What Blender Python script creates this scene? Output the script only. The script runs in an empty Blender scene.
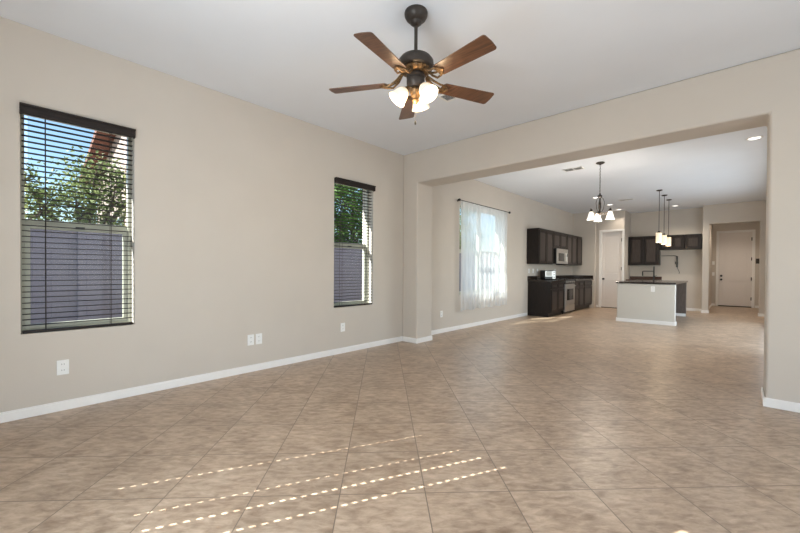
import bpy, bmesh, math, random
from mathutils import Vector, Matrix
random.seed(7)
S = bpy.context.scene
COL = S.collection
PI = math.pi

# ------------------------------------------------------------------ camera
CAM_H = 1.15
th, ro, pt = 0.7406, 0.0063, 0.0100
F0 = Vector((-math.sin(th), math.cos(th), 0)); R0 = Vector((math.cos(th), math.sin(th), 0)); U0 = Vector((0, 0, 1))
FW = F0*math.cos(pt) - U0*math.sin(pt); U1 = U0*math.cos(pt) + F0*math.sin(pt)
RT = R0*math.cos(ro) + U1*math.sin(ro); UP = U1*math.cos(ro) - R0*math.sin(ro)
cam = bpy.data.objects.new('camera', bpy.data.cameras.new('camera')); COL.objects.link(cam)
M = Matrix((RT, UP, -FW)).transposed().to_4x4(); M.translation = (0, 0, CAM_H)
cam.matrix_world = M
cam.data.sensor_width = 36.0; cam.data.lens = 36.0*372.92/800; cam.data.shift_y = 6.8/800
cam.data.clip_start = 0.05; cam.data.clip_end = 200
S.camera = cam

# ------------------------------------------------------------------ world, sun, daylight, added fill, exposure
W = bpy.data.worlds.new('world'); S.world = W; W.use_nodes = True
wn = W.node_tree.nodes; wl = W.node_tree.links; wn.clear()
wo = wn.new('ShaderNodeOutputWorld'); wb = wn.new('ShaderNodeBackground'); sk = wn.new('ShaderNodeTexSky')
sk.sky_type = 'NISHITA'; sk.sun_disc = False; sk.sun_elevation = math.radians(37.5); sk.sun_rotation = math.radians(206)
sk.air_density = 1.0; sk.dust_density = 0.4; sk.ozone_density = 1.5
wb.inputs['Strength'].default_value = 0.36
wl.new(sk.outputs[0], wb.inputs[0]); wl.new(wb.outputs[0], wo.inputs[0])

SUN_AZ, SUN_EL = math.radians(64.4), math.radians(37.5)
def lamp(name, kind, loc, energy, color=(1, 1, 1), **kw):
    l = bpy.data.lights.new(name, kind); l.energy = energy; l.color = color
    for k, v in kw.items(): setattr(l, k, v)
    o = bpy.data.objects.new(name, l); COL.objects.link(o); o.location = loc
    return o
def aim(o, d): o.rotation_euler = Vector(d).to_track_quat('-Z', 'Y').to_euler()
sun = lamp('sun', 'SUN', (-10, -20, 20), 26.0, (1.0, 0.96, 0.90), angle=math.radians(0.2))
aim(sun, (math.cos(SUN_AZ)*math.cos(SUN_EL), math.sin(SUN_AZ)*math.cos(SUN_EL), -math.sin(SUN_EL)))
DAY = (0.81, 0.92, 1.0)
d1 = lamp('added_fill_rear', 'AREA', (-1.1, -0.66, 1.2), 88, DAY, shape='RECTANGLE', size=0.85, size_y=2.05); aim(d1, (-0.4, 1, 0.5))  # added fill lamp behind the camera, standing in for daylight from the rear
d2 = lamp('added_fill_side', 'AREA', (2.36, 1.9, 1.25), 56, DAY, shape='RECTANGLE', size=2.3, size_y=2.05); aim(d2, (-1, 0, 0.35))  # added fill lamp from the unseen right; its opening is made up
d3 = lamp('added_fill_dining', 'AREA', (0.52, 9.4, 1.1), 74, DAY, shape='RECTANGLE', size=4.3, size_y=2.05); aim(d3, (-1, 0.0, 0.15))  # added fill lamp for dining and kitchen, in a made-up side opening
d4 = lamp('daylight_dining_window', 'AREA', (-4.22, 7.0, 1.5), 16, DAY, shape='RECTANGLE', size=1.7, size_y=1.6); aim(d4, (1, 0, 0))
S.cycles.diffuse_bounces = 8; S.cycles.max_bounces = 14; S.cycles.transparent_max_bounces = 16
S.view_settings.view_transform = 'Standard'; S.view_settings.look = 'None'
S.view_settings.gamma = 1; S.view_settings.use_curve_mapping = False
S.view_settings.exposure = -0.12

# ------------------------------------------------------------------ materials
def new_mat(name):
    m = bpy.data.materials.new(name); m.use_nodes = True
    n = m.node_tree.nodes; l = m.node_tree.links
    return m, n, l, n['Principled BSDF']
def pos(n, l, scale=(1, 1, 1), rot=(0, 0, 0), loc=(0, 0, 0), coord='Object'):
    if coord == 'World':
        g = n.new('ShaderNodeNewGeometry'); src = g.outputs['Position']
    else:
        g = n.new('ShaderNodeTexCoord'); src = g.outputs[coord]
    mp = n.new('ShaderNodeMapping'); mp.inputs['Scale'].default_value = scale
    mp.inputs['Rotation'].default_value = rot; mp.inputs['Location'].default_value = loc
    l.new(src, mp.inputs['Vector']); return mp.outputs['Vector']
def simple(name, col, rough=0.5, metal=0.0, var=0.06, scale=20, bump=0.0, bscale=200, coat=0.0, emit=None, spec=0.5, stretch=(1, 1, 1)):
    m, n, l, b = new_mat(name)
    v = pos(n, l, stretch)
    t = n.new('ShaderNodeTexNoise'); t.inputs['Scale'].default_value = scale; t.inputs['Detail'].default_value = 4
    l.new(v, t.inputs['Vector'])
    r = n.new('ShaderNodeValToRGB')
    r.color_ramp.elements[0].position = 0.3; r.color_ramp.elements[1].position = 0.7
    r.color_ramp.elements[0].color = (*[c*(1-var) for c in col], 1); r.color_ramp.elements[1].color = (*[min(1, c*(1+var)) for c in col], 1)
    l.new(t.outputs['Fac'], r.inputs['Fac']); l.new(r.outputs[0], b.inputs['Base Color'])
    b.inputs['Roughness'].default_value = rough; b.inputs['Metallic'].default_value = metal
    b.inputs['Specular IOR Level'].default_value = spec
    b.inputs['Coat Weight'].default_value = coat
    if emit:
        b.inputs['Emission Color'].default_value = (*emit[0], 1); b.inputs['Emission Strength'].default_value = emit[1]
    if bump:
        t2 = n.new('ShaderNodeTexNoise'); t2.inputs['Scale'].default_value = bscale; t2.inputs['Detail'].default_value = 3
        l.new(v, t2.inputs['Vector'])
        bp = n.new('ShaderNodeBump'); bp.inputs['Strength'].default_value = bump; bp.inputs['Distance'].default_value = 0.004
        l.new(t2.outputs['Fac'], bp.inputs['Height']); l.new(bp.outputs[0], b.inputs['Normal'])
    return m
def wood(name, c0, c1, stretch, rough=0.35, coat=0.2, scale=6):
    m, n, l, b = new_mat(name)
    v = pos(n, l, stretch)
    t = n.new('ShaderNodeTexNoise'); t.inputs['Scale'].default_value = scale; t.inputs['Detail'].default_value = 6; t.inputs['Distortion'].default_value = 0.6
    l.new(v, t.inputs['Vector'])
    r = n.new('ShaderNodeValToRGB'); r.color_ramp.elements[0].position = 0.35; r.color_ramp.elements[1].position = 0.68
    r.color_ramp.elements[0].color = (*c0, 1); r.color_ramp.elements[1].color = (*c1, 1)
    l.new(t.outputs['Fac'], r.inputs['Fac']); l.new(r.outputs[0], b.inputs['Base Color'])
    b.inputs['Roughness'].default_value = rough; b.inputs['Coat Weight'].default_value = coat; b.inputs['Coat Roughness'].default_value = 0.25
    b.inputs['Specular IOR Level'].default_value = 0.5 if coat else 0.28
    return m

WALL = simple('greige_wall_paint', (0.60, 0.548, 0.485), 0.75, var=0.015, scale=3, bump=0.12, bscale=90, spec=0.3)
CEIL = simple('white_ceiling_paint', (0.79, 0.82, 0.865), 0.9, var=0.012, scale=2, bump=0.1, bscale=80, spec=0.2)
TRIM = simple('white_trim_paint', (0.88, 0.865, 0.84), 0.4, var=0.01)
DOORM = simple('door_white_paint', (0.78, 0.73, 0.69), 0.42, var=0.012)
PLAST = simple('white_plastic', (0.86, 0.86, 0.84), 0.35, var=0.01)
SLOTM = simple('dark_slot', (0.05, 0.05, 0.05), 0.6)
VGAP = simple('vent_shadow_grey', (0.10, 0.10, 0.10), 0.8)
VINYL = simple('window_vinyl', (0.42, 0.42, 0.345), 0.4, var=0.02)
BLIND = wood('espresso_blind', (0.014, 0.010, 0.009), (0.026, 0.018, 0.015), (14, 1, 14), 0.55, 0.0)
CORD = simple('blind_cord', (0.03, 0.024, 0.02), 0.8)
CAB = wood('espresso_cabinet', (0.009, 0.0062, 0.0055), (0.020, 0.014, 0.012), (14, 14, 1), 0.36, 0.0)
CABSHEEN = wood('espresso_panel_sheen', (0.032, 0.024, 0.021), (0.062, 0.048, 0.042), (14, 14, 1), 0.34, 0.0)  # lighter than the frames: reflected sheen is put into the panel colour
GRAN = simple('dark_granite', (0.030, 0.022, 0.018), 0.15, var=0.8, scale=90)
GRANR = simple('red_brown_granite', (0.075, 0.038, 0.028), 0.2, var=0.8, scale=90)
STEEL = simple('stainless_steel', (0.62, 0.61, 0.59), 0.32, metal=0.9, var=0.04, scale=30)
BGLASS = simple('black_glass', (0.012, 0.014, 0.013), 0.08)
BLACK = simple('black_enamel', (0.014, 0.014, 0.014), 0.3)
BRONZE = simple('oil_rubbed_bronze', (0.05, 0.04, 0.033), 0.45, metal=0.4, var=0.15, scale=25)
BRASS = simple('antique_bronze_gold', (0.17, 0.10, 0.045), 0.4, metal=0.6, var=0.75, scale=75)
BLADE = wood('walnut_blade', (0.055, 0.024, 0.012), (0.145, 0.064, 0.032), (1.5, 22, 8), 0.38, 0.35, 4)
ISLE = simple('island_drywall_paint', (0.60, 0.575, 0.52), 0.7, var=0.015, scale=3, bump=0.1, bscale=90, spec=0.3)
ISLEDARK = wood('island_side_panel', (0.10, 0.075, 0.06), (0.15, 0.115, 0.095), (14, 14, 1), 0.4, 0.1)
CONC = simple('ground_gravel', (0.22, 0.185, 0.15), 0.95, var=0.3, scale=30, bump=0.4, bscale=60)
STUCCO = simple('pink_stucco', (0.34, 0.26, 0.23), 0.9, var=0.05, scale=6, bump=0.3)
ROOF = simple('clay_roof_tile', (0.16, 0.065, 0.045), 0.85, var=0.3, scale=14)
BARK = simple('tree_bark', (0.13, 0.095, 0.07), 0.9, var=0.3, scale=15, bump=0.5, bscale=40)
THRESH = simple('dark_threshold', (0.05, 0.035, 0.025), 0.5)

def glow(name, col, strength, rough=0.4, base=(0.9, 0.85, 0.75), vary=0.0):
    m, n, l, b = new_mat(name)
    b.inputs['Base Color'].default_value = (*base, 1); b.inputs['Roughness'].default_value = rough
    b.inputs['Emission Strength'].default_value = strength
    v = pos(n, l); t = n.new('ShaderNodeTexNoise'); t.inputs['Scale'].default_value = 22; t.inputs['Detail'].default_value = 4
    l.new(v, t.inputs['Vector']); r = n.new('ShaderNodeValToRGB')
    r.color_ramp.elements[0].position = 0.35; r.color_ramp.elements[1].position = 0.65
    r.color_ramp.elements[0].color = (*[c*(1-vary) for c in col], 1); r.color_ramp.elements[1].color = (*col, 1)
    l.new(t.outputs['Fac'], r.inputs['Fac']); l.new(r.outputs[0], b.inputs['Emission Color'])
    return m
FANGLASS = glow('fan_frosted_glass', (1.0, 0.76, 0.46), 0.42)
CHANGLASS = glow('chandelier_white_glass', (1.0, 0.93, 0.84), 1.2)
PENDGLASS = glow('pendant_alabaster_glass', (1.0, 0.70, 0.38), 0.85, vary=0.4)
CANLENS = glow('recessed_lens', (1.0, 0.96, 0.9), 3.0)

def glass_mat():
    m, n, l, b = new_mat('window_glass'); n.remove(b)
    o = n['Material Output']; t = n.new('ShaderNodeBsdfTransparent'); g = n.new('ShaderNodeBsdfGlossy'); x = n.new('ShaderNodeMixShader')
    t.inputs[0].default_value = (0.80, 0.84, 0.84, 1); g.inputs['Roughness'].default_value = 0.18
    x.inputs[0].default_value = 0.008
    l.new(t.outputs[0], x.inputs[1]); l.new(g.outputs[0], x.inputs[2]); l.new(x.outputs[0], o.inputs['Surface'])
    return m
GLASS = glass_mat()
def sheer_mat():
    m, n, l, b = new_mat('sheer_white_voile'); n.remove(b)
    o = n['Material Output']; t = n.new('ShaderNodeBsdfTransparent'); d = n.new('ShaderNodeBsdfDiffuse'); tr = n.new('ShaderNodeBsdfTranslucent')
    a = n.new('ShaderNodeMixShader'); x = n.new('ShaderNodeMixShader')
    d.inputs[0].default_value = (0.86, 0.87, 0.88, 1); tr.inputs[0].default_value = (0.86, 0.87, 0.88, 1)
    a.inputs[0].default_value = 0.5; l.new(d.outputs[0], a.inputs[1]); l.new(tr.outputs[0], a.inputs[2])
    v = pos(n, l, (400, 400, 400)); w = n.new('ShaderNodeTexNoise'); w.inputs['Scale'].default_value = 1.0; l.new(v, w.inputs['Vector'])
    mr = n.new('ShaderNodeMapRange'); mr.inputs['To Min'].default_value = 0.60; mr.inputs['To Max'].default_value = 0.72
    l.new(w.outputs['Fac'], mr.inputs['Value']); l.new(mr.outputs[0], x.inputs[0])
    l.new(t.outputs[0], x.inputs[1]); l.new(a.outputs[0], x.inputs[2]); l.new(x.outputs[0], o.inputs['Surface'])
    return m
SHEER = sheer_mat()
def leaf_mat(name, c0, c1):
    m, n, l, b = new_mat(name)
    oi = n.new('ShaderNodeTexNoise'); oi.inputs['Scale'].default_value = 9; v = pos(n, l); l.new(v, oi.inputs['Vector'])
    r = n.new('ShaderNodeValToRGB'); r.color_ramp.elements[0].position = 0.35; r.color_ramp.elements[1].position = 0.65
    r.color_ramp.elements[0].color = (*c0, 1); r.color_ramp.elements[1].color = (*c1, 1)
    l.new(oi.outputs['Fac'], r.inputs['Fac']); l.new(r.outputs[0], b.inputs['Base Color'])
    b.inputs['Roughness'].default_value = 0.5
    tr = n.new('ShaderNodeBsdfTranslucent'); l.new(r.outputs[0], tr.inputs[0]); x = n.new('ShaderNodeMixShader'); x.inputs[0].default_value = 0.35
    l.new(b.outputs[0], x.inputs[1]); l.new(tr.outputs[0], x.inputs[2]); l.new(x.outputs[0], n['Material Output'].inputs['Surface'])
    return m
LEAFA = leaf_mat('olive_leaves', (0.10, 0.14, 0.035), (0.30, 0.34, 0.14))
LEAFB = leaf_mat('bright_leaves', (0.05, 0.13, 0.02), (0.17, 0.29, 0.06))

TILE = 0.438
def floor_mat():
    m, n, l, b = new_mat('travertine_look_tile')
    # diagonal grid: A=(y-x)/sqrt2 with joints at 2.778+k*TILE, B=(x+y)/sqrt2 with joints at -0.21+k*TILE
    v = pos(n, l, rot=(0, 0, -PI/4), coord='World')
    mp = n.new('ShaderNodeMapping'); mp.inputs['Location'].default_value = (0.215 + 20*TILE, -2.778 + 40*TILE, 0); l.new(v, mp.inputs['Vector'])
    br = n.new('ShaderNodeTexBrick'); br.offset = 0.0; br.squash = 1.0
    br.inputs['Scale'].default_value = 1.0; br.inputs['Brick Width'].default_value = TILE; br.inputs['Row Height'].default_value = TILE
    br.inputs['Mortar Size'].default_value = 0.0030; br.inputs['Mortar Smooth'].default_value = 0.2
    br.inputs['Color1'].default_value = (0, 0, 0, 1); br.inputs['Color2'].default_value = (1, 1, 1, 1); br.inputs['Mortar'].default_value = (0.5, 0.5, 0.5, 1)
    l.new(mp.outputs[0], br.inputs['Vector'])
    # per tile offset of the stone figure
    off = n.new('ShaderNodeVectorMath'); off.operation = 'SCALE'; off.inputs['Scale'].default_value = 7.3
    l.new(br.outputs['Color'], off.inputs[0])
    add = n.new('ShaderNodeVectorMath'); add.operation = 'ADD'; l.new(mp.outputs[0], add.inputs[0]); l.new(off.outputs[0], add.inputs[1])
    st = n.new('ShaderNodeMapping'); st.inputs['Scale'].default_value = (13, 30, 1); st.inputs['Rotation'].default_value = (0, 0, 0.5); l.new(add.outputs[0], st.inputs['Vector'])
    t1 = n.new('ShaderNodeTexNoise'); t1.inputs['Scale'].default_value = 1.0; t1.inputs['Detail'].default_value = 8; t1.inputs['Roughness'].default_value = 0.62; t1.inputs['Distortion'].default_value = 0.35
    l.new(st.outputs[0], t1.inputs['Vector'])
    t2 = n.new('ShaderNodeTexNoise'); t2.inputs['Scale'].default_value = 4.5; t2.inputs['Detail'].default_value = 4; l.new(add.outputs[0], t2.inputs['Vector'])
    mf = n.new('ShaderNodeMix'); mf.inputs['Factor'].default_value = 0.33; l.new(t1.outputs['Fac'], mf.inputs['A']); l.new(t2.outputs['Fac'], mf.inputs['B'])
    r = n.new('ShaderNodeValToRGB'); e = r.color_ramp.elements
    e[0].position = 0.31; e[0].color = (0.232, 0.153, 0.099, 1); e[1].position = 0.68; e[1].color = (0.625, 0.485, 0.362, 1)
    k = e.new(0.50); k.color = (0.440, 0.326, 0.232, 1)
    l.new(mf.outputs['Result'], r.inputs['Fac'])
    tv = n.new('ShaderNodeMapRange'); tv.inputs['To Min'].default_value = 0.96; tv.inputs['To Max'].default_value = 1.04; l.new(br.outputs['Color'], tv.inputs['Value'])
    mul = n.new('ShaderNodeVectorMath'); mul.operation = 'SCALE'; l.new(r.outputs[0], mul.inputs[0]); l.new(tv.outputs[0], mul.inputs['Scale'])
    mx = n.new('ShaderNodeMix'); mx.data_type = 'RGBA'; l.new(br.outputs['Fac'], mx.inputs['Factor'])
    l.new(mul.outputs[0], mx.inputs['A']); mx.inputs['B'].default_value = (0.20, 0.15, 0.11, 1)
    l.new(mx.outputs['Result'], b.inputs['Base Color'])
    rr = n.new('ShaderNodeMapRange'); rr.inputs['To Min'].default_value = 0.30; rr.inputs['To Max'].default_value = 0.40; l.new(t1.outputs['Fac'], rr.inputs['Value'])
    l.new(rr.outputs[0], b.inputs['Roughness'])
    bp = n.new('ShaderNodeBump'); bp.inputs['Strength'].default_value = 0.25; bp.inputs['Distance'].default_value = 0.002; bp.invert = True
    l.new(br.outputs['Fac'], bp.inputs['Height']); l.new(bp.outputs[0], b.inputs['Normal'])
    return m
FLOOR = floor_mat()
def block_mat():
    m, n, l, b = new_mat('grey_block_wall')
    g = n.new('ShaderNodeNewGeometry'); sx = n.new('ShaderNodeSeparateXYZ'); cx = n.new('ShaderNodeCombineXYZ')
    l.new(g.outputs['Position'], sx.inputs[0]); l.new(sx.outputs['Y'], cx.inputs['X']); l.new(sx.outputs['Z'], cx.inputs['Y'])
    br = n.new('ShaderNodeTexBrick'); br.inputs['Scale'].default_value = 1; br.inputs['Brick Width'].default_value = 0.4; br.inputs['Row Height'].default_value = 0.2
    br.inputs['Mortar Size'].default_value = 0.005
    br.inputs['Color1'].default_value = (0.27, 0.245, 0.295, 1); br.inputs['Color2'].default_value = (0.29, 0.265, 0.315, 1); br.inputs['Mortar'].default_value = (0.23, 0.21, 0.26, 1)
    l.new(cx.outputs[0], br.inputs['Vector']); l.new(br.outputs['Color'], b.inputs['Base Color']); b.inputs['Roughness'].default_value = 0.95
    return m
BLOCK = block_mat()

# ------------------------------------------------------------------ mesh helpers
class MB:
    def __init__(s): s.bm = bmesh.new()
    def box(s, a, b, rot=None, piv=None):
        x0, y0, z0 = [min(p, q) for p, q in zip(a, b)]; x1, y1, z1 = [max(p, q) for p, q in zip(a, b)]
        vs = [Vector((x, y, z)) for x in (x0, x1) for y in (y0, y1) for z in (z0, z1)]
        if rot is not None:
            pv = Vector(piv) if piv is not None else Vector(((x0+x1)/2, (y0+y1)/2, (z0+z1)/2))
            vs = [pv + rot @ (v - pv) for v in vs]
        v = [s.bm.verts.new(p) for p in vs]
        for f in ((0, 1, 3, 2), (4, 6, 7, 5), (0, 4, 5, 1), (2, 3, 7, 6), (0, 2, 6, 4), (1, 5, 7, 3)): s.bm.faces.new([v[i] for i in f])
        return s
    def tube(s, pts, r, n=10, cap=True):
        pts = [Vector(p) for p in pts]; rs = r if isinstance(r, (list, tuple)) else [r]*len(pts)
        rings = []; prev = None
        for i, p in enumerate(pts):
            d = (pts[min(i+1, len(pts)-1)] - pts[max(i-1, 0)]).normalized()
            if prev is None:
                u = d.orthogonal().normalized()
            else:
                u = prev - d*prev.dot(d)
                u = u.normalized() if u.length > 1e-6 else d.orthogonal().normalized()
            prev = u; w = d.cross(u)
            rings.append([s.bm.verts.new(p + (u*math.cos(2*PI*k/n) + w*math.sin(2*PI*k/n))*rs[i]) for k in range(n)])
        for a, b in zip(rings, rings[1:]):
            for k in range(n): s.bm.faces.new((a[k], a[(k+1) % n], b[(k+1) % n], b[k]))
        if cap: s.bm.faces.new(rings[0][::-1]); s.bm.faces.new(rings[-1])
        return s
    def lathe(s, prof, c=(0, 0, 0), axis=(0, 0, 1), n=32, scallop=0, samp=0.0):
        c = Vector(c); ax = Vector(axis).normalized(); u = ax.orthogonal().normalized(); w = ax.cross(u); rings = []
        for r, h in prof:
            if r < 1e-5: rings.append([s.bm.verts.new(c + ax*h)])
            else:
                rings.append([s.bm.verts.new(c + ax*h + (u*math.cos(2*PI*k/n) + w*math.sin(2*PI*k/n))*r*(1 + samp*math.cos(scallop*2*PI*k/n))) for k in range(n)])
        for a, b in zip(rings, rings[1:]):
            for k in range(n):
                k2 = (k+1) % n
                if len(a) == 1 and len(b) == 1: continue
                if len(a) == 1: s.bm.faces.new((a[0], b[k2], b[k]))
                elif len(b) == 1: s.bm.faces.new((a[k], a[k2], b[0]))
                else: s.bm.faces.new((a[k], a[k2], b[k2], b[k]))
        return s
    def prism(s, poly, d):
        """poly: list of 3D points, extruded by vector d"""
        d = Vector(d); a = [s.bm.verts.new(Vector(p)) for p in poly]; b = [s.bm.verts.new(Vector(p)+d) for p in poly]; n = len(poly)
        s.bm.faces.new(a[::-1]); s.bm.faces.new(b)
        for k in range(n): s.bm.faces.new((a[k], a[(k+1) % n], b[(k+1) % n], b[k]))
        return s
    def build(s, name, mat, parent=None, smooth=False, bevel=0.0, seg=2, xf=None):
        bmesh.ops.recalc_face_normals(s.bm, faces=s.bm.faces)
        if xf is not None: bmesh.ops.transform(s.bm, matrix=xf, verts=s.bm.verts)
        root = parent
        while root is not None and root.parent is not None: root = root.parent
        off = Vector(root.location) if root is not None else Vector((0, 0, 0))
        if root is None:      # put the origin at the base centre
            xs = [v.co.x for v in s.bm.verts]; ys = [v.co.y for v in s.bm.verts]; zs = [v.co.z for v in s.bm.verts]
            off = Vector(((min(xs)+max(xs))/2, (min(ys)+max(ys))/2, min(zs)))
        for v in s.bm.verts: v.co -= off
        me = bpy.data.meshes.new(name); s.bm.to_mesh(me); s.bm.free()
        if smooth:
            for p in me.polygons: p.use_smooth = True
            me.set_sharp_from_angle(angle=math.radians(40))
        me.materials.append(mat)
        o = bpy.data.objects.new(name, me); COL.objects.link(o)
        if parent is not None: o.parent = parent
        else: o.location = off
        if bevel:
            b = o.modifiers.new('bevel', 'BEVEL'); b.width = bevel; b.segments = seg; b.limit_method = 'ANGLE'
        return o
def tag(o, label, cat, group=None):
    o['label'] = label; o['category'] = cat
    if group: o['group'] = group
    return o
def thing(name, label, cat, loc, group=None):
    o = bpy.data.objects.new(name, None); COL.objects.link(o); o.location = loc; o.empty_display_size = 0.1
    return tag(o, label, cat, group)
def struct(o): o['kind'] = 'structure'; return o
def dup(root, loc, label=None):
    r = root.copy(); COL.objects.link(r); r.location = loc
    if label: r['label'] = label
    for ch in list(root.children):
        c = ch.copy(); COL.objects.link(c); c.parent = r
        for g in list(ch.children):
            d = g.copy(); COL.objects.link(d); d.parent = c
    return r

def wall(name, mat, axis, p0, p1, ur, zr, holes=(), bevel=0.0):
    """slab between p0 and p1 on `axis` ('X' or 'Y'), spanning ur x zr, with rectangular holes (u0,u1,z0,z1)"""
    bm = bmesh.new()
    us = sorted(set([ur[0], ur[1]] + [h[0] for h in holes] + [h[1] for h in holes]))
    zs = sorted(set([zr[0], zr[1]] + [h[2] for h in holes] + [h[3] for h in holes]))
    P = (lambda u, z, d: (d, u, z)) if axis == 'X' else (lambda u, z, d: (u, d, z))
    solid = {}
    for i in range(len(us)-1):
        for j in range(len(zs)-1):
            cu, cz = (us[i]+us[i+1])/2, (zs[j]+zs[j+1])/2
            solid[i, j] = not any(h[0] < cu < h[1] and h[2] < cz < h[3] for h in holes)
    V = {}
    def vt(i, j, k):
        if (i, j, k) not in V: V[i, j, k] = bm.verts.new(P(us[i], zs[j], (p0, p1)[k]))
        return V[i, j, k]
    for (i, j), sd in solid.items():
        if not sd: continue
        for k in (0, 1): bm.faces.new((vt(i, j, k), vt(i+1, j, k), vt(i+1, j+1, k), vt(i, j+1, k)))
        for (di, dj, a, b) in ((-1, 0, (i, j), (i, j+1)), (1, 0, (i+1, j), (i+1, j+1)), (0, -1, (i, j), (i+1, j)), (0, 1, (i, j+1), (i+1, j+1))):
            if not solid.get((i+di, j+dj), False):
                bm.faces.new((vt(*a, 0), vt(*b, 0), vt(*b, 1), vt(*a, 1)))
    m = MB(); m.bm.free(); m.bm = bm
    o = m.build(name, mat, bevel=bevel, seg=4)
    return struct(o)

# ------------------------------------------------------------------ the room
XL, YH0, YH1, H, HB = -4.02, 4.46, 4.85, 2.985, 2.50
PX, JX = -3.72, 0.165              # pier edge, right jamb
XR, YR = 2.3, -0.6                # living room right and rear walls (out of frame)
XK = 0.46                         # dining / kitchen right wall
YP, YC, YK, YE, YD = 12.92, 12.66, 13.75, 13.35, 16.36
W1 = (0.146, 0.862, 0.64, 2.375); W2 = (3.088, 3.805, 0.63, 2.37); W3 = (6.10, 7.95, 0.66, 2.42)

struct(MB().box((-4.35, -0.9, -0.08), (2.6, 16.7, 0)).build('floor', FLOOR))
struct(MB().box((-4.35, -0.9, H), (2.6, 16.7, H+0.1)).build('ceiling', CEIL))
wall('wall_left', WALL, 'X', XL-0.24, XL, (YR-0.2, YC+0.1), (0, H), [W1, W2, W3], 0.012)
wall('wall_divider', WALL, 'Y', YH0, YH1, (XL, XR), (0, H), [(PX, JX, 0, HB)], 0.022)
wall('wall_rear', WALL, 'Y', YR-0.2, YR, (XL, XR+0.2), (0, H), [(-3.25, -2.1, 0.64, 2.58), (-1.55, -0.65, 0.03, 2.43)], 0.012)
wall('wall_right', WALL, 'X', XR, XR+0.2, (YR, YH0), (0, H), [(0.75, 3.05, 0.2, 2.3)], 0.012)  # opening added to hold the side fill lamp
wall('wall_kitchen_right', WALL, 'X', XK, XK+0.2, (YH1, YD+0.2), (0, H), [(7.2, 11.6, 0.03, 2.15)], 0.012)  # opening added to hold the dining fill lamp
wall('wall_corner', WALL, 'Y', YC, YC+0.12, (XL-0.24, -3.36), (0, H))
wall('wall_pantry', WALL, 'Y', YP, YP+0.12, (-3.90, -2.615), (0, H), [(-3.245, -2.675, 0, 2.37)], 0.012)
wall('wall_pantry_side', WALL, 'X', -2.735, -2.615, (YP+0.12, YK), (0, H))
wall('wall_kitchen_rear', WALL, 'Y', YK, YK+0.15, (-2.735, -0.80), (0, H))
wall('wall_entry', WALL, 'Y', YE, YE+0.16, (-0.80, XK), (0, H), [(-0.655, 0.352, 0, 2.46)], 0.012)
wall('wall_entry_side', WALL, 'X', -0.80, -0.72, (YE+0.16, YD+0.2), (0, H))
wall('wall_entry_rear', WALL, 'Y', YD, YD+0.2, (-0.72, XK), (0, H), [(-0.56, 0.27, 0, 2.44)])

struct(MB().prism([(-4.72, -6, 2.96), (-4.27, -6, 2.96), (-4.27, -6, 3.35), (-4.72, -6, 3.08)], (0, 26, 0)).build('eave', STUCCO))
struct(MB().prism([(-4.75, -6, 2.93), (-4.721, -6, 2.93), (-4.721, -6, 3.10), (-4.75, -6, 3.09)], (0, 26, 0)).build('trim_1', TRIM))

BH, BT = 0.078, 0.014
def base(name, segs):
    m = MB()
    for a, b in segs:
        m.box((a[0], a[1], 0.0), (b[0], b[1], BH-0.012)); 
        cx0, cx1 = min(a[0], b[0]), max(a[0], b[0]); cy0, cy1 = min(a[1], b[1]), max(a[1], b[1])
        m.box((cx0+0.003, cy0+0.003, BH-0.012), (cx1-0.003, cy1-0.003, BH))
    return struct(m.build(name, TRIM, bevel=0.003))
base('baseboard_left', [((XL, YR), (XL+BT, YH0-BT))])
base('baseboard_divider', [((XL, YH0-BT), (PX+BT, YH0)), ((PX, YH0), (PX+BT, YH1)), ((JX-BT, YH0-BT), (XR, YH0)), ((JX-BT, YH0), (JX, YH1))])
base('baseboard_dining', [((XL, YH1), (XL+BT, 9.2))])
base('baseboard_pantry', [((-3.37, YP-BT), (-3.32, YP)), ((-2.63, YP-BT), (-2.615+BT, YP)), ((-2.615, YP), (-2.615+BT, 13.11))])
base('baseboard_kitchen', [((-1.75, YK-BT), (-0.80-BT, YK)), ((-0.80-BT, YE), (-0.80, YK))])
base('baseboard_entry', [((-0.80-BT, YE-BT), (-0.655+BT, YE)), ((0.352-BT, YE-BT), (XK-BT, YE)), ((-0.655, YE), (-0.655+BT, YE+0.16)), ((0.352-BT, YE), (0.352, YE+0.16)),
     ((-0.72, YD-BT), (-0.63, YD)), ((0.34, YD-BT), (XK, YD)), ((-0.72, YE+0.16), (-0.72+BT, YD-BT))])
base('baseboard_right', [((XK-BT, YH1), (XK, 7.18)), ((XK-BT, 11.62), (XK, YE-BT))])

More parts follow.
